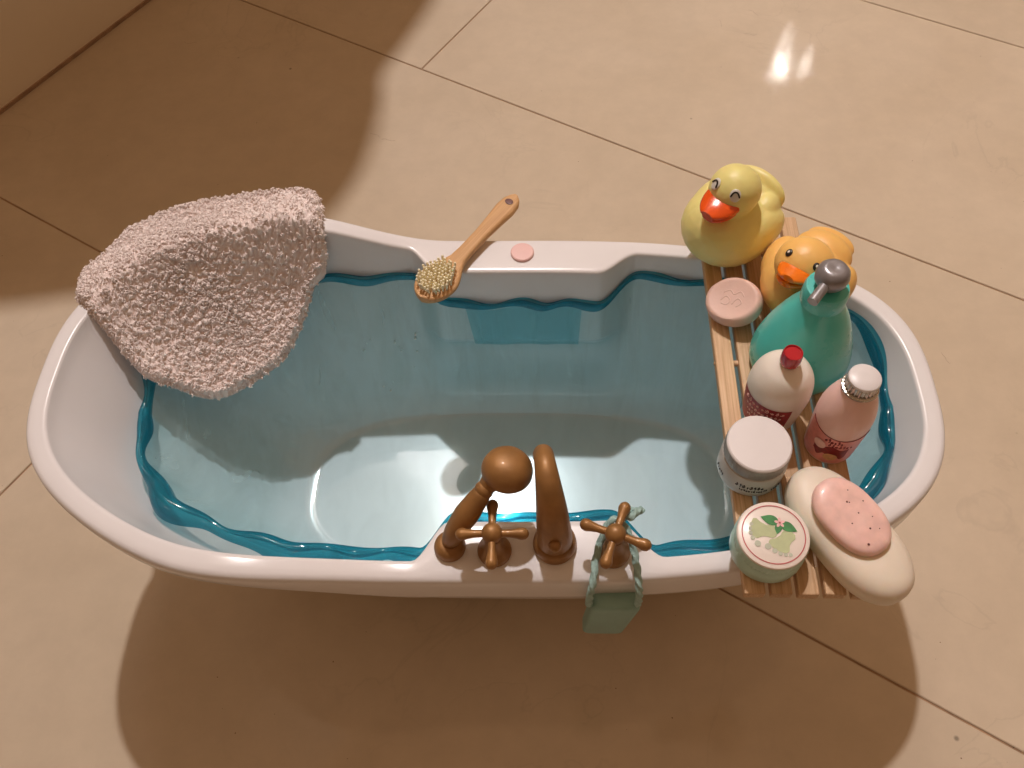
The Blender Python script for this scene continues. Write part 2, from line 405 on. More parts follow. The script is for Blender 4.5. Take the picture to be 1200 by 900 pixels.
# ------------------------------------------------------------------ bathtub
def lerp_tab(tab, t):
    for (a, va), (b, vb) in zip(tab, tab[1:]):
        if t <= b:
            k = (t - a) / (b - a); return va + (vb - va) * k
    return tab[-1][1]
def herm(tab, t):   # smooth table
    n = len(tab)
    for i in range(n - 1):
        a, va = tab[i]; b, vb = tab[i + 1]
        if t <= b or i == n - 2:
            k = max(0, min(1, (t - a) / (b - a)))
            m0 = ((vb - tab[i - 1][1]) / (b - tab[i - 1][0])) if i > 0 else (vb - va) / (b - a)
            m1 = ((tab[i + 2][1] - va) / (tab[i + 2][0] - a)) if i < n - 2 else (vb - va) / (b - a)
            h = b - a
            return (2 * k ** 3 - 3 * k * k + 1) * va + (k ** 3 - 2 * k * k + k) * h * m0 + (-2 * k ** 3 + 3 * k * k) * vb + (k ** 3 - k * k) * h * m1
NEXP = 2.8
def zr(x): return .187 + .021 * sstep(-.022, -.130, x) + .003 * sstep(.12, .25, x)
LT = [(0, -.128), (.1, -.148), (.3, -.172), (.6, -.203), (.85, -.221), (1, -.2325)]
RT = [(0, .170), (.1, .188), (.3, .208), (.6, .230), (.85, .243), (1, .249)]
BT = [(0, .064), (.1, .074), (.3, .084), (.6, .094), (.85, .100), (1, .1025)]
Z0 = .05
def waist(x, k=1): return 1 + .118 * k * math.exp(-((x + .135) / .065) ** 2)
def se(th, L, R, B, n=NEXP, wk=1):
    c, s = math.cos(th), math.sin(th)
    cx = (L + R) / 2; a = (R - L) / 2
    x = cx + a * math.copysign(abs(c) ** (2 / n), c)
    y = B * math.copysign(abs(s) ** (2 / n), s)
    return x, y * waist(x, wk)
# theta list evenly spaced along the rim
def theta_list(N=520):
    K = 20000; pts = []; L = [0]
    for i in range(K + 1): pts.append(se(2 * PI * i / K, -.26, .26, .113))
    for a, b in zip(pts, pts[1:]): L.append(L[-1] + math.hypot(a[0] - b[0], a[1] - b[1]))
    out = []; j = 0
    for k in range(N):
        t = L[-1] * k / N
        while L[j + 1] < t: j += 1
        f = (t - L[j]) / (L[j + 1] - L[j] + 1e-12); out.append(2 * PI * (j + f) / K)
    return out
TH = theta_list()
def platform(x, y):
    if y > 0:
        return .0165 * sstep(-.046, -.026, x) * (1 - sstep(.074, .101, x))
    return .0215 * sstep(-.026, -.008, x) * (1 - sstep(.079, .104, x))
def inner_pt(th, t, inset=0.0, dz=0.0):
    x, y = se(th, herm(LT, t) + inset, herm(RT, t) - inset, herm(BT, t) - inset, wk=t)
    y -= math.copysign(platform(x, y) * (.55 * sstep(.08, .50, t) + .30 * sstep(.505, .56, t) + .15 * sstep(.56, .95, t)), y)
    z = Z0 + (zr(x) - .003 - Z0) * t
    return Vector((x, y, z + dz))

tub = empty('bathtub', (0, 0, 0)); tag(tub, 'long white oval toy bathtub with copper taps standing on beige floor tiles', 'bathtub')
def make_tub():
    rings = []
    # floor of the basin
    for k in (.02, .3, .6, .85, .96):
        rings.append([Vector((.02 + (p.x - .02) * k, p.y * k, Z0 - .0012 * (1 - k))) for p in (inner_pt(th, 0) for th in TH)])
    for t in (0, .015, .04, .08, .13, .2, .28, .36, .44, .50, .515, .53, .545, .56, .6, .68, .76, .84, .91, .96, 1.0):
        off = .004 * (1 - sstep(0, .08, t)) if t > 0 else 0
        r = [inner_pt(th, t) for th in TH]
        rings.append(r)
    # rolled inner edge
    def edge(off, dz, plat):
        out = []
        for th in TH:
            x, y = se(th, -.2325 - off, .249 + off, .1025 + off)
            y -= math.copysign(platform(x, y) * plat, y)
            out.append(Vector((x, y, zr(x) + dz)))
        return out
    for o_, z_, p_ in ((.0003, -.0016, 1), (.0008, -.0006, 1), (.0018, -.0001, .99), (.003, 0, .93), (.006, .0001, .55), (.0088, 0, .15), (.0104, -.0007, .02), (.0116, -.0022, 0), (.0121, -.005, 0)):
        rings.append(edge(o_, z_, p_))
    def skirt(off, f, extra=0):
        out = []
        for th in TH:
            x, y = se(th, -.2325 - off, .249 + off, .1025 + off)
            dd = .005 + .016 * sstep(-.14, -.02, x)
            out.append(Vector((x, y, zr(x) - .005 - (dd) * f - extra)))
        return out
    rings.append(skirt(.0121, .8)); rings.append(skirt(.0115, .95)); rings.append(skirt(.0103, 1)); rings.append(skirt(.0025, 1, -.001))
    OL = [(0, -.112), (.05, -.126), (.3, -.160), (.6, -.196), (1, -.2325)]
    OR = [(0, .150), (.05, .168), (.3, .198), (.6, .226), (1, .249)]
    OB = [(0, .050), (.05, .058), (.3, .0765), (.6, .092), (1, .1040)]
    for t in (1, .9, .75, .6, .45, .3, .2, .12, .05, .02, 0):
        r = []
        for th in TH:
            x, y = se(th, herm(OL, t), herm(OR, t), herm(OB, t), wk=t)
            r.append(Vector((x, y, (zr(x) - .005 - .005 - .016 * sstep(-.14, -.02, x) - .0007) * t)))
        rings.append(r)
    bm = bmesh.new(); loft(bm, rings)
    build('basin', bm, M['tub'], tub, sharp=50)
    # round pink button on the back platform
    c = at(612, 295, .1885)
    bm = bmesh.new(); rev(bm, [(.0072, .1860), (.0075, .1875), (.0074, .1884), (.0068, .1889), (.003, .1890)], 40, (c.x, c.y))
    build('button', bm, M['button'], tub)
make_tub()

# spout
sp = bmesh.new()
BX, BY = .0475, -.0945
path = smooth_path([(BX, BY, .192), (BX - .0005, BY + .0005, .205), (BX - .0015, BY + .0035, .222), (BX - .003, BY + .010, .2345), (BX - .0045, BY + .019, .2385), (BX - .0055, BY + .027, .2345), (BX - .006, BY + .031, .226)], 6)
tube(sp, path, lambda t: .0092 - .0042 * sstep(0, .8, t), 24)
spout = build('spout', sp, M['copper'], tub)
bm = bmesh.new(); rev(bm, [(.0108, .1868), (.0112, .189), (.0108, .192), (.0098, .1945), (.008, .196)], 40, (BX, BY)); build('collar', bm, M['copper'], spout)
bm = bmesh.new(); ell(bm, (BX, BY - .0085, .207), (.0032, .0034, .0032)); tube(bm, [(BX, BY - .004, .206), (BX, BY - .0085, .207)], .0018, 12); build('knob', bm, M['copper'], spout)

def make_tap(cx, cy, rot):
    bm = bmesh.new(); rev(bm, [(.0084, .1868), (.0088, .189), (.0082, .1915), (.006, .194), (.0045, .198), (.0042, .206), (.0046, .208)], 36, (cx, cy))
    t = build('tap', bm, M['copper'], tub)
    bm = bmesh.new(); ell(bm, (cx, cy, .2115), (.0052, .0052, .005), sub=4); build('hub', bm, M['copper'], t)
    for k in range(4):
        a = rot + k * PI / 2
        d = Vector((math.cos(a), math.sin(a), -.06))
        c = Vector((cx, cy, .2115)); L = .0150
        bm = bmesh.new(); tube(bm, [c + d * L * q for q in (.25, .4, .6, .8, .93, 1.0)], lambda s: (.0019 + .0012 * sstep(.3, .9, s)), 14)
        build('spoke', bm, M['copper'], t)
    return t
make_tap(.0168, -.0985, math.radians(1))
make_tap(.0768, -.0985, math.radians(-20))

# shower handset
hs = empty('hand_shower', (-.0062, -.0965, .187)); tag(hs, 'copper hand shower with round head lying over the front rim left of the spout', 'hand shower')
O = Vector(hs.location)
bm = bmesh.new(); rev(bm, [(.0078, -.0004), (.0082, .002), (.0076, .0045), (.006, .0065), (.004, .007)], 36); build('cradle', bm, M['copper'], hs)
hp = [Vector(p) - O for p in [(-.0055, -.0955, .194), (-.002, -.0935, .203), (.004, -.0885, .2115), (.0105, -.0825, .219), (.0135, -.0795, .222), (.018, -.0755, .2255)]]
hpp = smooth_path(hp, 7)
def hrad(t): return lerp_tab([(0, .0044), (.12, .0052), (.4, .0064), (.66, .0048), (.72, .0040), (.80, .0040), (.9, .0052), (1, .0075)], t)
bm = bmesh.new(); tube(bm, hpp, hrad, 20); h = build('handle', bm, M['copper'], hs)
bm = bmesh.new(); k = int(len(hpp) * .74); tube(bm, [hpp[k] , hpp[k] + (hpp[k + 1] - hpp[k]) * .9], .0049, 20); build('ring', bm, M['copper'], h)
bm = bmesh.new(); hc = Vector((.0245, -.0715, .228)) - O
mt = Matrix.Translation(hc) @ Euler((math.radians(-12), math.radians(12), 0)).to_matrix().to_4x4()
rev(bm, [(.002, -.0066), (.0098, -.0064), (.0114, -.0056), (.0119, -.0046), (.0124, -.0040), (.0128, -.0025), (.0126, .0002), (.0116, .0030), (.0096, .0056), (.0068, .0074), (.0036, .0083), (.0010, .0085)], 44)
bmesh.ops.transform(bm, matrix=mt, verts=bm.verts); build('shower_head', bm, M['copper'], hs)

# ------------------------------------------------------------------ clear teal liner
def make_liner():
    li = empty('tub_liner', (0, 0, Z0)); tag(li, 'see-through teal plastic bowl with wavy bubbly rim fitted inside the white bathtub', 'tub liner')
    IX = {th: i / len(TH) * 2 * PI for i, th in enumerate(TH)}
    def wv(th):
        q = IX[th]; return math.sin(q * 21 + 2.2 * math.sin(q * 4 + 1) + 1.2 * math.sin(q * 9))
    def top_t(th):
        x, y = se(th, -.23, .24, .1)
        z = .156 + .010 * sstep(.12, .24, x) + .006 * sstep(-.1, -.2, x) + .002 * sstep(0, .05, -y) + sstep(0, .06, y) * (.014 - .55 * platform(x, .1))
        z += .0014 * wv(th)
        return (z - Z0) / (zr(x) - .003 - Z0)
    def lp(th, f):
        tt = top_t(th); t = tt * f
        s = math.sin(th)
        ins = .0016 + .0085 * f ** 1.5 * max(0, -math.cos(th)) ** 2 + (.0100 * max(0, -s) ** .5 + .001) * f ** 1.5 + .0010 * math.sin(IX[th] * 27 + 2) * f ** 6
        p = inner_pt(th, t, ins); p.z += .0025 * (1 - f) ** 2
        return p
    rings = []
    for k in (.03, .3, .6, .85, .95):
        rings.append([Vector((.02 + (p.x - .02) * k, p.y * k, p.z)) - Vector((0, 0, Z0)) for p in (lp(th, 0) for th in TH)])
    for f in (0, .02, .05, .1, .17, .25, .35, .45, .55, .62, .64, .66, .68, .70, .72, .74, .76, .78, .83, .9, .95, 1):
        rings.append([lp(th, f) - Vector((0, 0, Z0)) for th in TH])
    bm = bmesh.new(); loft(bm, rings, True, False)
    build('bowl', bm, M['liner'], li, sharp=80)
    # moulded panel under the far ledge
    bm = bmesh.new(); g = []
    sel = [th for th in TH if 0 < th < PI and -.012 < inner_pt(th, .8).x < .068]
    for th in sel:
        g.append([bm.verts.new(lp(th, .62 + .36 * q / 8) + Vector((0, -.0012, -Z0))) for q in range(9)])
    for a_, b_ in zip(g, g[1:]):
        for q in range(8): bm.faces.new((a_[q], a_[q + 1], b_[q + 1], b_[q]))
    build('panel', bm, M['panel'], li, sharp=80)
    # flange + bead
    pts = []; n = len(TH)
    bm = bmesh.new(); rr = []
    secs = [(-.001, -.0050), (-.0012, -.001), (-.0006, .0016), (.0012, .0026), (.0032, .0018), (.0045, -.0006), (.0052, -.0034), (.0040, -.0040), (.0028, -.0012), (.0012, .0004), (.0004, -.0018), (.0002, -.0050)]
    vs = []
    for i, th in enumerate(TH):
        p = lp(th, 1); a = lp(TH[(i + 1) % n], 1); b = lp(TH[i - 1], 1)
        tg = (a - b); tg.z = 0; tg.normalize(); nx = Vector((tg.y, -tg.x, 0))
        k = (1.0 + .30 * math.sin(IX[th] * 21 + 1.5 + 2.2 * math.sin(IX[th] * 4 + 1)) + .12 * math.sin(IX[th] * 11)) * (1 + .55 * sstep(.25, -.6, math.sin(th)) - .25 * sstep(.2, .9, math.sin(th)))
        vs.append([bm.verts.new(p + nx * (s[0] * k) + Vector((0, 0, s[1] * k - Z0))) for s in secs])
    for i in range(n):
        a, b = vs[i], vs[(i + 1) % n]
        for q in range(len(secs)):
            w = (q + 1) % len(secs); bm.faces.new((a[q], a[w], b[w], b[q]))
    build('rim', bm, M['bead'], li, sharp=70)
make_liner()
def glint_specks():  # small white specks that paint lamp glints onto the liner
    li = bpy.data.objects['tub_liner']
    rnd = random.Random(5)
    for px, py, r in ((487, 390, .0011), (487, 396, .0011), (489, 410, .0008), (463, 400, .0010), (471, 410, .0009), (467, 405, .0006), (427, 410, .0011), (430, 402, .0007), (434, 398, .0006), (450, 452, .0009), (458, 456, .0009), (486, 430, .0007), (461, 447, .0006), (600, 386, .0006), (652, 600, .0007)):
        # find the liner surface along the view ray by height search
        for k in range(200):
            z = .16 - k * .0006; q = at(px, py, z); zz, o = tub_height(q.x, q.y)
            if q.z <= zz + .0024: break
        bm = bmesh.new(); ell(bm, (q.x, q.y - .001, zz + .0018 - Z0), (r, r * rnd.uniform(.8, 1.3), r * .8), sub=2); build('glint_speck', bm, M['drop'], li)

# ------------------------------------------------------------------ fleece towel draped over back-left rim
def tub_height(x, y):
    "height of the tub surface below a plan point (inside or just outside the rim)"
    best = None
    lo, hi = 0.0, 1.0
    def F(t):
        L, R, B = herm(LT, t), herm(RT, t), herm(BT, t)
        cx = (L + R) / 2; a = (R - L) / 2
        return (abs(x - cx) / a) ** NEXP + (abs(y) / (B * waist(x, t))) ** NEXP - 1
    if F(0) < 0: return Z0, 0
    if F(1) > 0:
        cx = 0.0065; a = .2425
        f1 = (F(1) + 1) ** (1 / NEXP)
        out = (f1 - 1) * math.hypot(x, y)   # distance outside inner edge
        return zr(x), out
    for _ in range(24):
        m_ = (lo + hi) / 2
        if F(m_) > 0: lo = m_
        else: hi = m_
    t = (lo + hi) / 2
    return Z0 + (zr(x) - .003 - Z0) * t, 0

glint_specks()
def make_towel():
    # outline: photo pixels with estimated heights
    ol = [(85, 308, .205), (100, 292, .203), (150, 258, .198), (205, 238, .196), (260, 228, .195), (320, 223, .197), (368, 221, .20),
          (374, 250, .207), (373, 290, .195), (368, 335, .165), (362, 380, .140), (345, 420, .126), (318, 448, .121), (285, 466, .123), (255, 473, .130),
          (235, 473, .134), (205, 462, .144), (172, 446, .158), (140, 412, .165), (112, 378, .178), (95, 345, .195)]
    W = [at(q[0], q[1], q[2] + .008) for q in ol]
    c = at(240, 340, .18)
    W2 = smooth_path(W + [W[0]], 8)[:-1]
    pol = sorted([(math.atan2(p.y - c.y, p.x - c.x), math.hypot(p.x - c.x, p.y - c.y)) for p in W2])
    def rad(a):
        n = len(pol)
        for i in range(n):
            a0, r0 = pol[i]; a1, r1 = pol[(i + 1) % n]
            if i == n - 1: a1 += 2 * PI
            aa = a if a >= pol[0][0] else a + 2 * PI
            if a0 <= aa <= a1: return r0 + (r1 - r0) * (aa - a0) / (a1 - a0 + 1e-9)
        return pol[0][1]
    cell = .0038
    def bob(x, y, z):
        w_ = noise.noise_vector(Vector((x, y, z)) * 260) * .0011
        q = (Vector((x, y, z)) + w_) / cell
        d, pt = noise.voronoi(q)
        h = .55 + .6 * abs(noise.cell(pt[0] * 3.1))
        e = d[1] - d[0]
        return min(1, e * 2.4) ** .7 * h * (1 - .5 * min(1, d[0]) ** 2)
    def base(x, y):
        tot = 0; k = 0
        for dx, dy in ((0, 0), (.010, 0), (-.010, 0), (0, .010), (0, -.010), (.007, .007), (-.007, .007), (.007, -.007), (-.007, -.007)):
            z, out = tub_height(x + dx, y + dy)
            if out > .012:
                z -= min(.02, (out - .012) * .30)
            tot += z; k += 1
        z0, out0 = tub_height(x, y)
        if out0 <= .012 and out0 > 0: z0 = max(z0, tot / k)
        z = max(tot / k, z0 if out0 <= .012 else -1)
        Fi = (abs(x - .0065) / .2265) ** NEXP + (abs(y) / (.1000 * waist(x, .8))) ** NEXP
        dd_ = max(0, 1 - Fi ** (1 / NEXP)) * (math.hypot(x - .0065, y) + .02) / max(.2, Fi ** (1 / NEXP))
        z = max(z, .108 + .60 * max(0, y), .177 - .75 * max(0, dd_ - .008))   # the stiff cloth bridges the hollow instead of hanging to the bottom
        return z
    RN, AN = 150, 460
    bm = bmesh.new(); col = bm.verts.layers.float.new('pile')
    grid = []; cz = base(c.x, c.y)
    fields = {}
    for i in range(RN + 1):
        f = (i / RN) ** .8; row = []
        for k in range(AN):
            a = -PI + 2 * PI * k / AN
            R = rad(a) * (1 + .010 * noise.noise(Vector((math.cos(a) * 30, math.sin(a) * 30, 1))))
            x = c.x + math.cos(a) * R * f; y = c.y + math.sin(a) * R * f
            row.append((x, y))
        grid.append(row)
    # coarse base height cache
    cache = {}
    g = .004; I0, I1, J0, J1 = -72, -12, -20, 52
    fld = {(i, j): base(i * g, j * g) for i in range(I0, I1 + 1) for j in range(J0, J1 + 1)}
    srf = {}
    for k_ in fld:
        z_, o_ = tub_height(k_[0] * g, k_[1] * g); srf[k_] = z_ if o_ <= .0135 else -1
    for _ in range(60):
        nf = {}
        for (i, j), v in fld.items():
            a_ = [fld.get((i + p_, j + q_), v) for p_, q_ in ((1, 0), (-1, 0), (0, 1), (0, -1))]
            nf[i, j] = max(.4 * v + .15 * sum(a_), srf[i, j] + .0005)
        fld = nf
    cache.update(fld)
    def bz(x, y):
        g = .004; i, j = math.floor(x / g), math.floor(y / g); fx, fy = x / g - i, y / g - j
        def q(a, b):
            if (a, b) not in cache: cache[a, b] = base(a * g, b * g)
            return cache[a, b]
        return (q(i, j) * (1 - fx) + q(i + 1, j) * fx) * (1 - fy) + (q(i, j + 1) * (1 - fx) + q(i + 1, j + 1) * fx) * fy
    top = []
    for i, row in enumerate(grid):
        f = (i / RN) ** .8; r = []
        edge = 1 - sstep(.965, 1.0, f)
        for (x, y) in row:
            z = bz(x, y) + .0045
            b = bob(x, y, z)
            gx = (bz(x + .004, y) - bz(x - .004, y)) / .008; gy = (bz(x, y + .004) - bz(x, y - .004)) / .008
            nn = Vector((-gx, -gy, 1)).normalized()
            # soft folds
            z += .0018 * math.sin((x * .8 + y * .6) * 55 + 1) * sstep(0, .5, f)
            dd = at(300, 322, .19); z -= .004 * math.exp(-(((x - dd.x) / .022) ** 2 + ((y - dd.y) / .013) ** 2))
            z += .0025 * noise.noise(Vector((x * 40, y * 40, 3)))
            th = (.0012 + .0022 * b + .0007 * noise.noise(Vector((x * 1100, y * 1100, 2)))) * (.35 + .65 * edge)
            jit = .0016 * (b - .4) * (1 - edge)
            dx, dy = x - c.x, y - c.y; dl = math.hypot(dx, dy) + 1e-9
            v = bm.verts.new((x + dx / dl * jit * 1.6 + nn.x * th, y + dy / dl * jit * 1.6 + nn.y * th, z + nn.z * th - .004 * (1 - edge)))
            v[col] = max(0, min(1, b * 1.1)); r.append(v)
        top.append(r)
    bot = []
    for i in range(0, RN + 1, 10):
        r = []
        for v in top[i]:
            w = bm.verts.new((v.co.x, v.co.y, v.co.z)); r.append(w)
        bot.append(r)
    for i, r in zip(range(0, RN + 1, 10), bot):
        for k, w in enumerate(r):
            x, y = grid[i][k]; w.co.x = x; w.co.y = y
            w.co.z = min(w.co.z - .003, bz(x, y) + .0015 + .0018 * math.sin((x * .8 + y * .6) * 55 + 1) * sstep(0, .5, (i / RN) ** .8))
            if i == RN: w.co.z = top[i][k].co.z - .0012
    for rows_ in (top, bot):
        for a, b in zip(rows_, rows_[1:]):
            for k in range(AN):
                j = (k + 1) % AN; bm.faces.new((a[k], a[j], b[j], b[k]))
    for k in range(AN):
        j = (k + 1) % AN; bm.faces.new((top[-1][k], top[-1][j], bot[-1][j], bot[-1][k]))
    # loose curls of pile standing on the cloth
    rc = random.Random(11); bm.verts.ensure_lookup_table()
    flatl = [v for r_ in top[6:] for v in r_]
    cand = rc.sample(flatl, 9000) + rc.sample([v for r_ in top[-14:] for v in r_], 1800)
    info = [(v.co.copy(), v[col]) for v in cand]
    for c0_, pv in info:
        if pv < .35 and rc.random() < .7: continue
        r_ = rc.uniform(.0007, .0013); t_ = rc.uniform(.00028, .00042)
        q_ = Euler((rc.uniform(-.9, .9), rc.uniform(-.9, .9), rc.uniform(0, 6.28))).to_matrix()
        n0 = len(bm.verts); segs = []
        for k in range(5):
            a = -.5 + 4.1 * k / 4
            cpt = Vector((r_ * math.cos(a), 0, r_ * .8 * math.sin(a)))
            ring = []
            for m_ in range(4):
                b_ = PI / 2 * m_
                off = Vector((math.cos(a) * math.cos(b_) * t_, math.sin(b_) * t_, math.sin(a) * math.cos(b_) * t_))
                w_ = bm.verts.new(c0_ + q_ @ (cpt + off) + Vector((0, 0, .0002))); w_[col] = min(1, .55 + .5 * k / 4 * rc.random()); ring.append(w_)
            segs.append(ring)
        for a_, b_ in zip(segs, segs[1:]):
            for m_ in range(4): bm.faces.new((a_[m_], a_[(m_ + 1) % 4], b_[(m_ + 1) % 4], b_[m_]))
        bm.faces.new(segs[0][::-1]); bm.faces.new(segs[-1])
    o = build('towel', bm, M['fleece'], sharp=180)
    tag(o, 'fluffy pale pink curly fleece towel draped over the left end of the bathtub', 'towel')
make_towel()

# ------------------------------------------------------------------ bath rack
ZT = .1975
rack = empty('bath_rack', (.17, 0, .188)); tag(rack, 'slatted pale wooden bath rack laid across the right half of the tub', 'bath rack')
def bbox_bm(bm, x0, x1, y0, y1, z0, z1, r=.0008):
    mt = Matrix.Translation(((x0 + x1) / 2, (y0 + y1) / 2, (z0 + z1) / 2)) @ Matrix.Diagonal((x1 - x0, y1 - y0, z1 - z0, 1))
    g = bmesh.ops.create_cube(bm, size=1, matrix=mt)
    es = list({e for v in g['verts'] for e in v.link_edges})
    bmesh.ops.bevel(bm, geom=es, offset=r, segments=3, affect='EDGES', profile=.6)
for k in range(5):
    x0 = .1385 + k * .01275
    bm = bmesh.new(); bbox_bm(bm, x0 - .17, x0 + .0100 - .17, -.123 + random.uniform(-.0004, .0004), .121 + random.uniform(-.0004, .0004), .0035, ZT - .188, .0009)
    build('slat', bm, M['slat'], rack)
for y in (-.088, .012, .093):
    bm = bmesh.new(); tube(bm, [(.1395 - .17 + q * .0585, y, .0062) for q in (0, .5, 1)], .0018, 12); build('crossbar', bm, M['slat'], rack)

# ------------------------------------------------------------------ ducks
def make_duck(name, label, loc, rz, s, m, mb, kind):
    pitch = 0 if kind == 'happy' else math.radians(-27)
    d = empty(name, loc, (0, 0, rz)); tag(d, label, 'rubber duck')
    V = lambda *p: tuple(q * s for q in p)
    if kind == 'happy':
        parts = [(V(0, 0, .78), V(1.0, 1.04, .80), (0, 0, 0)), (V(0, -.30, .85), V(.82, .72, .70), (0, 0, 0)),
                 (V(.60, .16, .86), V(.40, .80, .52), (0, 0, -.12)), (V(-.60, .16, .86), V(.40, .80, .52), (0, 0, .12)),
                 (V(0, .72, 1.02), V(.72, .42, .50), (-.3, 0, 0)), (V(0, .92, 1.22), V(.70, .22, .44), (-.25, 0, 0)), (V(.45, .62, 1.12), V(.30, .42, .36), (0, 0, .4)), (V(-.45, .62, 1.12), V(.30, .42, .36), (0, 0, -.4)),
                 (V(0, -.06, 1.86), V(.55, .55, .54), (0, 0, 0)), (V(0, -.10, 1.42), V(.46, .46, .40), (0, 0, 0))]
        hc = Vector(V(0, -.06, 1.86)); hr = .55 * s
    else:
        parts = [(V(0, 0, .70), V(.90, 1.0, .72), (0, 0, 0)), (V(0, -.25, .80), V(.74, .70, .62), (0, 0, 0)),
                 (V(.62, .10, .80), V(.40, .62, .42), (.3, 0, -.15)), (V(-.62, .10, .80), V(.40, .62, .42), (.3, 0, .15)),
                 (V(0, .74, .92), V(.66, .48, .40), (.4, 0, 0)), (V(0, 1.05, .98), V(.56, .30, .20), (.45, 0, 0)),
                 (V(0, -.38, 1.58), V(.62, .60, .56), (0, 0, 0)), (V(0, -.30, 1.2), V(.46, .45, .4), (0, 0, 0))]
        hc = Vector(V(0, -.38, 1.58)); hr = .60 * s
    blob('body', parts, m, d, voxel=s * .028, it=9)
    # bill: flattened scoop, upper and lower half, with a smile line between
    bb = bmesh.new()
    def scoop(w, l, h, z, drop):
        rings = []
        for i in range(9):
            t = i / 8
            ww = w * (1 - .28 * t ** 2) * (math.cos(t * PI / 2 * .93) ** .30)
            hh = h * (1 - .55 * t)
            y = -.70 * hr - l * t; zz = z - drop * t ** 1.5 + .10 * s * math.sin(t * PI) * (-.3)
            rings.append([Vector((math.cos(a) * ww, y, zz + math.sin(a) * hh * (1 if math.sin(a) > 0 else .6))) + hc for a in (2 * PI * k / 20 for k in range(20))])
        loft(bb, rings)
    scoop(.42 * s, .54 * s, .17 * s, -.03 * s, .02 * s)
    scoop(.37 * s, .47 * s, .16 * s, -.17 * s, .04 * s)
    PM = Matrix.Translation(hc) @ Matrix.Rotation(pitch, 4, 'X') @ Matrix.Translation(-hc)
    if kind != 'happy': bmesh.ops.scale(bb, vec=(.92, 1.05, 1.0), space=Matrix.Translation(-(hc + Vector((0, -.7 * hr, 0)))), verts=bb.verts)
    bmesh.ops.transform(bb, matrix=PM, verts=bb.verts)
    build('bill', bb, mb, d, sharp=60)
    for sx in (-1, 1):
        az = .56 if kind == 'happy' else .60
        el = .56 if kind == 'happy' else .46
        n = Vector((sx * math.sin(az) * math.cos(el), -math.cos(az) * math.cos(el), math.sin(el)))
        rr = Vector((n.x * (.55 if kind == 'happy' else .62), n.y * (.55 if kind == 'happy' else .60), n.z * .55)) * s
        c = hc + rr * .985
        rot = n.to_track_quat('Z', 'Y').to_matrix().to_4x4()
        T = PM @ Matrix.Translation(c) @ rot
        bm = bmesh.new(); ell(bm, (0, 0, 0), V(.115, .135, .03) if kind == 'happy' else V(.075, .085, .03))
        bmesh.ops.transform(bm, matrix=T, verts=bm.verts)
        e = build('eye', bm, M['eye_white'] if kind == 'happy' else M['black'], d)
        bm = bmesh.new()
        if kind == 'happy':
            pts = [(-.085 * s, -.02 * s, .028 * s), (-.05 * s, .05 * s, .030 * s), (0, .075 * s, .031 * s), (.05 * s, .05 * s, .030 * s), (.085 * s, -.02 * s, .028 * s)]
            tube(bm, smooth_path(pts, 4), .018 * s, 8)
        else:
            ell(bm, (0, .01 * s, .026 * s), V(.030, .034, .012))
        bmesh.ops.transform(bm, matrix=T, verts=bm.verts)
        build('pupil', bm, M['black'] if kind == 'happy' else M['eye_white'], e)
    return d
p = at(853, 262, ZT + .022)
make_duck('rubber_duck', 'pale yellow rubber duck with closed smiling eyes at the far end of the rack', (p.x, p.y, ZT), math.radians(-44), .0272, M['yellow'], M['bill'], 'happy')
p = at(941, 329, ZT + .018)
make_duck('rubber_duck', 'orange rubber duck with round black eyes between the yellow duck and the teal pump bottle', (p.x, p.y, ZT), math.radians(-38), .0262, M['orange'], M['bill2'], 'round')

# ------------------------------------------------------------------ pale pink embossed soap leaning on the rack
p = at(860, 354, .2085)
so = empty('soap_bar', p, (math.radians(20), math.radians(-16), math.radians(-32))); tag(so, 'pale pink oval soap bar with embossed top beside the orange duck', 'soap')
bm = bmesh.new(); rev(bm, [(.003, -.0062), (.0132, -.0062), (.0152, -.0050), (.0163, -.0025), (.0164, .0012), (.0157, .0034), (.0144, .0045), (.0132, .0046), (.0122, .0043), (.003, .0042)], 48, sy=.88)
body = build('bar', bm, M['pinksoap'], so)
bm = bmesh.new()
for pts in ([(-.006, .003), (-.003, .005), (0, .003), (.003, .0055), (.006, .003)], [(-.006, -.002), (-.004, .001), (-.001, -.001), (-.002, -.004), (-.005, -.004)], [(.001, -.003), (.003, .001), (.006, -.001), (.004, -.004)]):
    tube(bm, smooth_path([(x, y, .0040) for x, y in pts], 5), .00045, 8)
build('embossing', bm, M['pinksoap'], so)

# ------------------------------------------------------------------ wrap helper for labels
def wrap_poly(bm, pts2, rfun, eps=.00015, th0=0, hull=None, nx=1):
    "flat shape given as (arc length, height) wrapped around a body of revolution"
    vs = []
    for s_, z in pts2:
        r = rfun(z) + eps; a = th0 + s_ / r
        vs.append(bm.verts.new((r * math.cos(a), r * math.sin(a), z)))
    return vs
def wrap_band(bm, a0, a1, zlo, zhi, rfun, eps=.00015, n=40, nz=8):
    g = []
    for i in range(n + 1):
        a = a0 + (a1 - a0) * i / n; row = []
        l, h_ = (zlo(a) if callable(zlo) else zlo), (zhi(a) if callable(zhi) else zhi)
        for j in range(nz + 1):
            z = l + (h_ - l) * j / nz; r = rfun(z) + eps
            row.append(bm.verts.new((r * math.cos(a), r * math.sin(a), z)))
        g.append(row)
    for i in range(n):
        for j in range(nz):
            bm.faces.new((g[i][j], g[i + 1][j], g[i + 1][j + 1], g[i][j + 1]))
def wrap_disc(bm, a_c, z_c, ra, rz_, rfun, eps=.0003, n=24):
    rings = []
    for k in (1, .5, .02):
        r_ = []
        for i in range(n):
            t = 2 * PI * i / n; z = z_c + rz_ * k * math.sin(t); r = rfun(z) + eps; a = a_c + ra * k * math.cos(t) / r
            r_.append((r * math.cos(a), r * math.sin(a), z))
        rings.append(r_)
    loft(bm, rings, False, True)
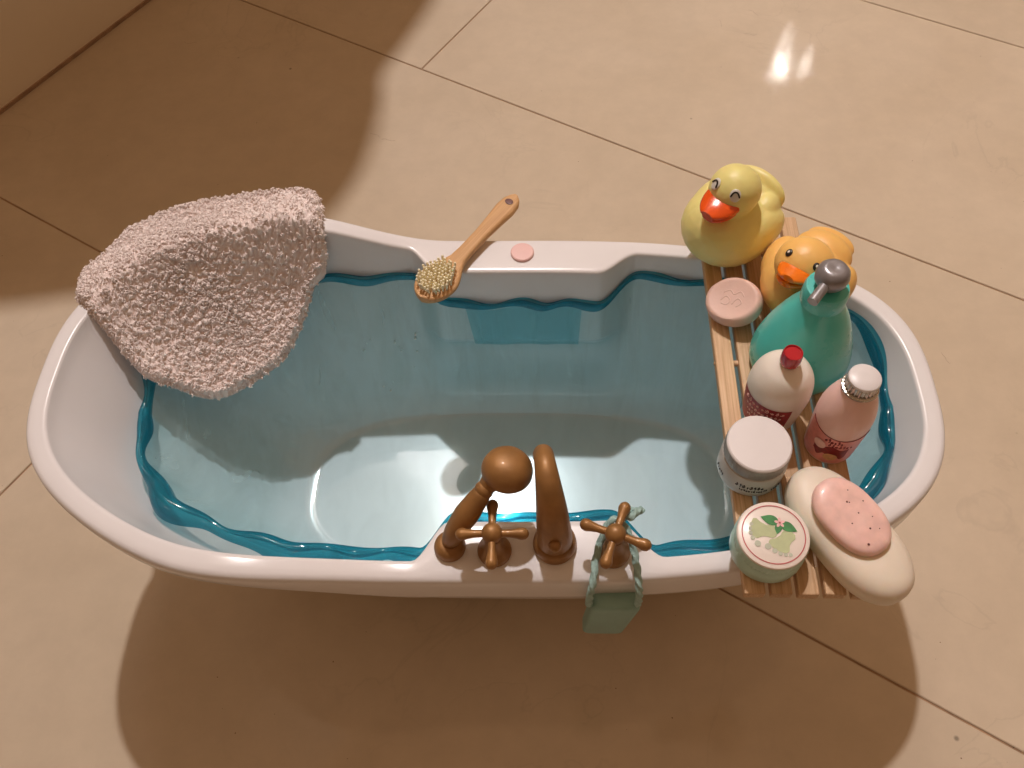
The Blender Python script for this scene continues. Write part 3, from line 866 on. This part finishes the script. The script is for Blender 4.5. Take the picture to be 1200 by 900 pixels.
def wrap_stroke(bm, pts, rfun, rad=.00025, eps=.0002):
    P = []
    for a, z in pts: r = rfun(z) + eps; P.append((r * math.cos(a), r * math.sin(a), z))
    tube(bm, smooth_path(P, 5), rad, 6)
def scribble(bm, a0, a1, z, h, rfun, rad=.00022, n=9, seed=1, slope=0):
    rnd = random.Random(seed); pts = []
    da = (a1 - a0) / n
    for i in range(n):
        hh = h * rnd.choice((.5, .55, .6, 1.0, 1.15)); w_ = da * rnd.uniform(.35, .6); c_ = a0 + da * (i + .5)
        st = [(c_ - w_ * .5, z + hh * .7), (c_ - w_ * .6, z + hh * .15), (c_, z), (c_ + w_ * .5, z + hh * .4), (c_ + w_ * .1, z + hh), (c_ - w_ * .1, z + hh * .55)]
        k0 = rnd.randint(0, 2); st = st[k0:] + (st[:1] if rnd.random() < .4 else [])
        wrap_stroke(bm, st, rfun, rad)
def prof_r(prof):
    tab = sorted([(z, r) for r, z in prof])
    return lambda z: lerp_tab(tab, z)

def fillet(prof, n=5):
    out = smooth_path([(r, 0, z) for r, z in prof], n)
    return [(max(.0001, q.x), q.z) for q in out]

# ------------------------------------------------------------------ teal pump bottle
b0 = at(932, 424, ZT)
bt = empty('pump_bottle', (b0.x, b0.y, ZT)); tag(bt, 'big teal pump bottle with grey pump head behind the white bottle', 'bottle')
pr = fillet([(.004, 0), (.0225, .0004), (.0258, .003), (.0268, .009), (.0258, .018), (.0226, .030), (.0176, .043), (.0130, .052), (.0108, .057)], 6)
bm = bmesh.new(); rev(bm, pr, 64, sx=1.0, sy=.92); build('bottle_body', bm, M['teal'], bt)
bm = bmesh.new(); rev(bm, [(.0100, .056), (.0112, .0566), (.0114, .059), (.0112, .065), (.0104, .0672), (.004, .0680)], 48); build('neck', bm, M['teal'], bt)
bm = bmesh.new(); rev(bm, [(.0050, .0670), (.0052, .069), (.0066, .0700), (.0080, .0725), (.0084, .0755), (.0078, .0785), (.0060, .0808), (.0038, .0815), (.0012, .0806)], 40)
pump = build('pump_head', bm, M['grey'], bt)
dn = Vector((-.62, -.78, -.10)).normalized()
bm = bmesh.new(); c0 = Vector((0, 0, .0750)); tube(bm, [c0 + dn * q for q in (.004, .011, .0185)], .0027, 18, caps=False); build('nozzle', bm, M['grey'], pump)

# ------------------------------------------------------------------ white bottle with red cap
b1 = at(900, 484, ZT)
bt = empty('cream_bottle', (b1.x, b1.y, ZT)); tag(bt, 'small round-shouldered off-white bottle with red cap and red label', 'bottle')
pr = fillet([(.004, 0), (.0118, .0004), (.0138, .002), (.0148, .010), (.0160, .022), (.0162, .030), (.0148, .038), (.0110, .0445), (.0060, .0478), (.0042, .0490)], 6)
rf = prof_r([(r, z) for r, z in pr if r > .0041])
bm = bmesh.new(); rev(bm, pr, 56); bod = build('bottle_body', bm, M['cream'], bt)
bm = bmesh.new(); rev(bm, [(.0038, .048), (.0040, .050), (.0050, .0505), (.0052, .052), (.0050, .0565), (.0046, .0580), (.0042, .0578), (.0040, .0572), (.001, .0572)], 36); build('cap', bm, M['red'], bt)
bm = bmesh.new(); wrap_band(bm, math.radians(172), math.radians(284), .004, .0285, rf); lb = build('label', bm, M['redlabel'], bod)
bm = bmesh.new()
for k in range(4): scribble(bm, math.radians(190 + 4 * k), math.radians(274 - 3 * k), .0245 - .0045 * k, .0022, rf, .00022, 9 + k, seed=k)
build('lettering', bm, M['pinkprint'], lb)

# ------------------------------------------------------------------ pink bottle, silver and white cap
b2 = at(969, 521, ZT)
bt = empty('pink_bottle', (b2.x, b2.y, ZT)); tag(bt, 'translucent pink bottle with silver and white screw cap at the right edge of the rack', 'bottle'); bt.scale = (.93, .93, 1)
pr = fillet([(.004, 0), (.0112, .0004), (.0132, .002), (.0138, .008), (.0144, .020), (.0148, .031), (.0143, .040), (.0122, .048), (.0094, .0545), (.0080, .0570)], 6)
rf = prof_r([(r, z) for r, z in pr if r > .0041])
bm = bmesh.new(); rev(bm, pr, 56); bod = build('bottle_body', bm, M['pinkish'], bt)
bm = bmesh.new()
rev(bm, [(.0074, .0565), (.0092, .057), (.0095, .0576), (.0092, .0583), (.0081, .0586), (.0081, .0637), (.0078, .0642)], 96, ripple=lambda k, a: (.0004 * math.cos(26 * a) if k in (4, 5, 6) else 0))
cp = build('cap', bm, M['silver'], bt)
bm = bmesh.new(); rev(bm, [(.0079, .0638), (.0082, .0644), (.0080, .0655), (.0075, .0659), (.002, .0660)], 48); build('cap_top', bm, M['whitecap'], cp)
A = math.radians
bm = bmesh.new(); wrap_band(bm, A(176), A(322), .0035, lambda a: .0312 - .0035 * math.sin((a - A(176)) / (A(322) - A(176)) * PI), rf); lb = build('label', bm, M['pinklabel'], bod)
bm = bmesh.new(); wrap_band(bm, A(212), A(284), lambda a: .0105 + .0018 * math.sin(a * 14), lambda a: .0195 + .0012 * math.sin(a * 9), rf, .00035); build('print_patch', bm, M['darkred'], lb)
bm = bmesh.new(); wrap_disc(bm, A(222), .0190, .0036, .0036, rf, .0006); build('print_disc', bm, M['pinkprint'], lb)
bm = bmesh.new(); wrap_disc(bm, A(254), .0105, .0038, .0034, rf, .0006); build('print_disc', bm, M['cocoprint'], lb)
bm = bmesh.new(); scribble(bm, A(228), A(266), .0238, .0030, rf, .00030, 6, 3, 0); scribble(bm, A(238), A(290), .0208, .0020, rf, .00026, 7, 5, 0)
wrap_stroke(bm, [(A(178 + 8 * k), .0312 - .0035 * math.sin(k / 18 * PI) + .0003) for k in range(19)], rf, .00018)
build('lettering', bm, M['darkred'], lb)

# ------------------------------------------------------------------ white jar
def ribs(nn, amp, ks): return lambda k, a: (amp * math.cos(nn * a) if k in ks else 0)
b3 = at(877, 550, ZT)
jr = empty('cosmetic_jar', (b3.x, b3.y, ZT)); tag(jr, 'small grey-white jar with plain white lid in front of the red-capped bottle', 'jar')
pr = [(.004, 0), (.0145, .0002), (.0160, .0014), (.0168, .004), (.0168, .0155), (.0162, .0180), (.0148, .0190), (.004, .0192)]
bm = bmesh.new(); rev(bm, pr, 56); bod = build('jar_body', bm, M['jarwhite'], jr)
rf = lambda z: .0168
bm = bmesh.new(); scribble(bm, A(232), A(282), .0108, .0022, rf, .00022, 8, 11, 0); scribble(bm, A(240), A(290), .0078, .0013, rf, .00018, 12, 12, 0); scribble(bm, A(296), A(318), .0066, .0018, rf, .0002, 4, 13, 0); scribble(bm, A(180), A(206), .0072, .0022, rf, .0002, 5, 17, 0)
build('lettering', bm, M['black'], bod)
bm = bmesh.new(); rev(bm, [(.0148, .0188), (.0159, .0192), (.0161, .0200), (.0161, .0262), (.0157, .0271)], 144, ripple=ribs(48, .00022, (2, 3)), ce=True); ld = build('lid', bm, M['ribgrey'], jr)
bm = bmesh.new(); rev(bm, [(.0154, .0267), (.0159, .0273), (.0158, .0283), (.0151, .0289), (.003, .0291)], 64); build('lid_top', bm, M['whitecap'], ld)

# ------------------------------------------------------------------ green foot-cream jar
b4 = at(896, 645, ZT)
jr = empty('cosmetic_jar', (b4.x, b4.y, ZT)); tag(jr, 'pale green jar whose lid shows two footprints, green leaves and a flower', 'jar')
bm = bmesh.new(); rev(bm, [(.004, 0), (.0155, .0002), (.0172, .0014), (.0178, .0035), (.0178, .0105), (.0170, .0125), (.004, .0127)], 56); bod = build('jar_body', bm, M['mintcore'], jr)
bm = bmesh.new(); rev(bm, [(.0166, .0125), (.0172, .0130), (.0173, .0180), (.0170, .0186)], 144, ripple=ribs(52, .0002, (1, 2)), ce=True); ld = build('lid', bm, M['mintcore'], jr)
bm = bmesh.new(); rev(bm, [(.0168, .0184), (.0171, .0190), (.0168, .0199), (.0160, .0203), (.003, .0204)], 64); lt = build('lid_top', bm, M['lidwhite'], ld)
rotl = 0.0
def flat(bm, pts, z):
    c_, s_ = math.cos(rotl), math.sin(rotl)
    vs = [bm.verts.new((x * c_ - y * s_, x * s_ + y * c_, z)) for x, y in pts]
    f = bm.faces.new(vs)
    if f.normal.z < 0: f.normal_flip()
def flat_ring(bm, r0, r1, z, n=72):
    a = [bm.verts.new((r0 * math.cos(2 * PI * i / n), r0 * math.sin(2 * PI * i / n), z)) for i in range(n)]
    b = [bm.verts.new((r1 * math.cos(2 * PI * i / n), r1 * math.sin(2 * PI * i / n), z)) for i in range(n)]
    for i in range(n): bm.faces.new((a[i], a[(i + 1) % n], b[(i + 1) % n], b[i]))
def blobby(cx, cy, rx, ry, rot, n=28, k=0.0, ph=0):
    out = []
    for i in range(n):
        t = 2 * PI * i / n; r = 1 + k * math.cos(2 * t + ph)
        x, y = rx * r * math.cos(t), ry * r * math.sin(t)
        out.append((cx + x * math.cos(rot) - y * math.sin(rot), cy + x * math.sin(rot) + y * math.cos(rot)))
    return out
bm = bmesh.new(); flat_ring(bm, .0144, .0149, .02055); build('ring_print', bm, M['ring'], lt)
def foot(bm, cx, cy, rot):
    pts = []
    prof = [(0, -.0056), (.0020, -.0052), (.0028, -.0036), (.0026, -.0012), (.0034, .0012), (.0048, .0030), (.0046, .0044), (.0022, .0052), (-.0008, .0050), (-.0034, .0040), (-.0038, .0022), (-.0026, .0002), (-.0024, -.0016), (-.0028, -.0038), (-.0018, -.0053)]
    for x, y in [(a_ * 1.18, b_ * 1.15) for a_, b_ in prof]: pts.append((cx + x * math.cos(rot) - y * math.sin(rot), cy + x * math.sin(rot) + y * math.cos(rot)))
    flat(bm, pts, .02060)
bm = bmesh.new(); foot(bm, -.0046, .0020, A(80)); foot(bm, .0044, -.0036, A(140)); build('footprint', bm, M['foot'], lt)
bm = bmesh.new()
for x, y, rr in ((-.0098, .0052, .0009), (-.0106, .0030, .0009), (-.0107, .0007, .0010), (-.0100, -.0018, .0011), (-.0080, -.0046, .0015), (-.0034, -.0060, .0015), (-.0006, -.0082, .0012), (.0018, -.0096, .0010), (.0042, -.0102, .0009), (.0064, -.0102, .0009)):
    flat(bm, blobby(x, y, rr, rr, 0, 14), .02065)
build('toe_print', bm, M['toe'], lt)
def leafp(cx, cy, l, w, rot):
    pts = []
    for i in range(13):
        t = i / 12; pts.append((l * t, w * math.sin(PI * t ** .8)))
    for i in range(11, 0, -1):
        t = i / 12; pts.append((l * t, -w * math.sin(PI * t ** .8)))
    return [(cx + x * math.cos(rot) - y * math.sin(rot), cy + x * math.sin(rot) + y * math.cos(rot)) for x, y in pts]
fc = (.0036, .0058)
bm = bmesh.new()
for rot, l in ((A(160), .0092), (A(330), .0088), (A(250), .0062)): flat(bm, leafp(fc[0], fc[1], l, l * .28, rot), .02070)
build('leaf_print', bm, M['leaf'], lt)
bm = bmesh.new()
for i in range(5):
    a = A(90 + 72 * i); flat(bm, blobby(fc[0] + .0013 * math.cos(a), fc[1] + .0013 * math.sin(a), .0013, .0007, a, 14), .02080)
build('flower_print', bm, M['petal'], lt)
bm = bmesh.new(); flat(bm, blobby(fc[0], fc[1], .0005, .0005, 0, 12), .02085); build('flower_centre', bm, M['ring'], lt)

# ------------------------------------------------------------------ cream soap with rose soap on it
pa, pb = at(950, 574, ZT + .010), at(1038, 680, ZT + .010)
mid = (pa + pb) / 2; dr = pb - pa; ang = math.atan2(dr.y, dr.x)
so = empty('soap_bar', (mid.x, mid.y, ZT), (0, 0, ang)); tag(so, 'long cream rounded soap bar lying across the front right end of the rack', 'soap')
def stadium(bm, hl, r, prof, nseg=64, dent=0.0):
    rings = []
    for off, z in prof:
        ring = []
        for i in range(nseg):
            t = 2 * PI * i / nseg; c_, s_ = math.cos(t), math.sin(t)
            rr = max(.0003, r + off); a_ = max(.0003, hl + r + off)
            x = a_ * math.copysign(abs(c_) ** .82, c_); y = rr * math.copysign(abs(s_) ** .9, s_)
            y *= 1 - dent * math.exp(-(x / (a_ * .4)) ** 2)
            ring.append((x, y, z))
        rings.append(ring)
    loft(bm, rings)
def pillow(r, h, n=9):
    out = []
    for i in range(n + 1):
        t = -PI / 2 + PI * i / n
        out.append((-(1 - math.cos(t) ** .55) * r * .85, h / 2 + h / 2 * math.copysign(abs(math.sin(t)) ** .8, math.sin(t))))
    return out
bm = bmesh.new(); stadium(bm, .0182, .0195, pillow(.0195, .020, 12), dent=.05); build('bar', bm, M['stone'], so)
pc = at(997, 604, ZT + .0235)
so = empty('soap_bar', (pc.x, pc.y, ZT + .0192), (math.radians(3), math.radians(5), ang + .10)); tag(so, 'glossy rose pink oval soap with dark specks lying on the cream soap bar', 'soap')
bm = bmesh.new(); stadium(bm, .0068, .0138, pillow(.0138, .0085, 12)); build('bar', bm, M['rose'], so)
bm = bmesh.new()
for x, y, r in ((.001, .002, .00045), (-.006, .0015, .0006), (-.0052, .0022, .0004), (.0095, .001, .00055), (.003, -.004, .0004), (.0145, -.005, .0006), (-.010, .006, .0003), (.006, .006, .0003), (-.002, .008, .00035), (.012, .0045, .0003)):
    ell(bm, (x, y, .0084), (r, r, .0002), sub=2)
build('specks', bm, M['speck'], so)

# ------------------------------------------------------------------ bath brush
h0 = at(513, 330, .1915); h1 = at(600, 236, .1940)
dr = h1 - h0; L = dr.length
br = empty('bath_brush', h0, (0, 0, 0)); tag(br, 'small wooden bath brush with pale bristles resting bristle side up on the far rim', 'brush')
br.rotation_euler = (math.radians(1.5), 0, math.atan2(dr.y, dr.x) - PI / 2)
def width(v):     # half width along the brush, v from -.0165 (tip of head) to L+.004
    if v < .014: return .0132 * math.sqrt(max(0, 1 - (v / .0165) ** 2)) if v < 0 else .0132 - (.0132 - .0050) * sstep(.001, .024, v)
    return lerp_tab([(.014, .0132 - (.0132 - .0050) * sstep(.001, .024, .014)), (.020, .0056), (.028, .0048), (.045, .0047), (.058, .0056), (L - .008, .0068), (L - .001, .0060), (L + .003, .0038), (L + .0055, .0006)], v)
bm = bmesh.new(); ctr = []
vsn = [-.0165 + .0009 * i for i in range(int((L + .022) / .0009) + 1)]
rings = []
for v in vsn:
    w = max(.0004, width(v)); th = .0026 + .0002
    rings.append([(w * math.copysign(abs(math.cos(a)) ** .5, math.cos(a)), v, th * math.copysign(abs(math.sin(a)) ** .6, math.sin(a))) for a in (2 * PI * (k + .5) / 28 for k in range(28))])
loft(bm, rings); hd = build('handle', bm, M['brushwood'], br, sharp=60)
bm = bmesh.new(); rev(bm, [(.0021, .0024), (.0023, .0031), (.0020, .0032), (.0003, .00305)], 24, (0, L - .003), sx=1.25); build('hole', bm, M['speck'], hd)
bm = bmesh.new()
for i in range(-5, 6):
    for j in range(-6, 7):
        x = i * .0022 + (.0011 if j % 2 else 0); y = j * .0021 - .001
        if (x / .0105) ** 2 + (y / .0128) ** 2 > 1: continue
        tx, ty = x * 1.06 + random.uniform(-.0005, .0005), y * 1.06 + random.uniform(-.0005, .0005)
        tube(bm, [(x, y, .002), ((x + tx) / 2, (y + ty) / 2, .005), (tx, ty, .0080 + random.uniform(-.0005, .0005))], lambda t: .00062 + .00022 * t, 8)
build('bristles', bm, M['bristle'], br)

# ------------------------------------------------------------------ soap on a rope over the right tap
T2 = Vector((.0768, -.0985, .2115))
sr = empty('soap_on_rope', T2); tag(sr, 'grey-green soap block hanging on a twisted rope looped over the right tap', 'soap on a rope')
lp = [(.0652, -.1175, .1640), (.0650, -.1195, .172), (.0652, -.1190, .183), (.0664, -.1150, .1905), (.0685, -.102, .1950), (.0740, -.0900, .2035), (.080, -.0885, .2045), (.0850, -.0960, .2005), (.0876, -.1060, .1950), (.0888, -.1155, .1905), (.0896, -.1192, .183), (.0898, -.1195, .172), (.0895, -.1175, .1640)]
bm = bmesh.new(); tube(bm, [q - T2 for q in smooth_path(lp, 12)], .0017, 16, lobes=3, lobe_amp=.22, twist=.30)
kp = [(.0800, -.0890, .2045), (.0835, -.0860, .2065), (.0868, -.0850, .2050), (.0850, -.0820, .2035), (.0818, -.0850, .2050), (.0850, -.0880, .2080), (.0880, -.0850, .2080), (.0905, -.0835, .2060)]
tube(bm, [Vector(q) - T2 for q in smooth_path(kp, 8)], .0018, 14, lobes=3, lobe_amp=.22, twist=.30)
build('rope', bm, M['rope'], sr)
bm = bmesh.new()
def sq(w, d_, z, cx, cy, n=40, e=.35):
    return [(cx + w * math.copysign(abs(math.cos(a)) ** e, math.cos(a)), cy + d_ * math.copysign(abs(math.sin(a)) ** e, math.sin(a)), z) for a in (2 * PI * (k + .5) / n for k in range(n))]
rings = []
for w, d_, z in ((.0085, .0030, .1240), (.0105, .0046, .1246), (.0112, .0054, .1265), (.0118, .0057, .145), (.0127, .0056, .1650), (.0121, .0048, .1685), (.0095, .0030, .1695)):
    rings.append(sq(w, d_, z, .0770 + (z - .15) * .12, -.1168))
loft(bm, rings)
bmesh.ops.transform(bm, matrix=Matrix.Translation(-T2), verts=bm.verts)
build('soap_block', bm, M['sage'], sr, sharp=60)

# ------------------------------------------------------------------ light
w = bpy.data.worlds.new('World'); S.world = w; w.use_nodes = True
bg = w.node_tree.nodes['Background']; bg.inputs['Strength'].default_value = 1
wn = w.node_tree; wt = wn.nodes.new('ShaderNodeTexCoord'); ws = wn.nodes.new('ShaderNodeSeparateXYZ'); wn.links.new(wt.outputs['Generated'], ws.inputs[0])
wr = wn.nodes.new('ShaderNodeValToRGB'); wn.links.new(ws.outputs['Z'], wr.inputs['Fac'])
wr.color_ramp.elements[0].position = 0; wr.color_ramp.elements[0].color = (.115, .062, .032, 1)
wr.color_ramp.elements[1].position = 1; wr.color_ramp.elements[1].color = (.51, .292, .158, 1)
wy = wn.nodes.new('ShaderNodeMapRange'); wy.inputs['From Min'].default_value = -1; wy.inputs['From Max'].default_value = 1; wy.inputs['To Min'].default_value = .50; wy.inputs['To Max'].default_value = 1.4
wn.links.new(ws.outputs['Y'], wy.inputs['Value'])
wv_ = wn.nodes.new('ShaderNodeVectorMath'); wv_.operation = 'SCALE'; wn.links.new(wr.outputs['Color'], wv_.inputs[0]); wn.links.new(wy.outputs['Result'], wv_.inputs['Scale'])
wn.links.new(wv_.outputs['Vector'], bg.inputs['Color'])
def lamp(name, loc, power, r, col):
    l = bpy.data.lights.new(name, 'POINT'); l.energy = power; l.shadow_soft_size = r; l.color = col
    o = bpy.data.objects.new(name, l); COL.objects.link(o); o.location = loc; return o
lamp('ceiling_lamp', (-.11, 1.02, 2.35), 130, .028, (1, .925, .905))
P = at(915, 78, 0); dv = P - CAM; rv = Vector((dv.x, dv.y, -dv.z)); rv /= rv.z
lamp('far_lamp', P + rv * 2.0, 1.8, .020, (1, .93, .85))
P = at(944, 74, 0); dv = P - CAM; rv = Vector((dv.x, dv.y, -dv.z)); rv /= rv.z
lamp('far_lamp', P + rv * 2.0, .5, .010, (1, .93, .85))
P = at(920, 48, 0); dv = P - CAM; rv = Vector((dv.x, dv.y, -dv.z)); rv /= rv.z
lamp('far_lamp', P + rv * 2.0, .3, .010, (1, .93, .85))

S.view_settings.view_transform = 'Standard'; S.view_settings.look = 'None'; S.view_settings.exposure = 0; S.view_settings.gamma = 1
S.cycles.max_bounces = 10; S.cycles.transparent_max_bounces = 24; S.cycles.diffuse_bounces = 5
S.cycles.use_denoising = True
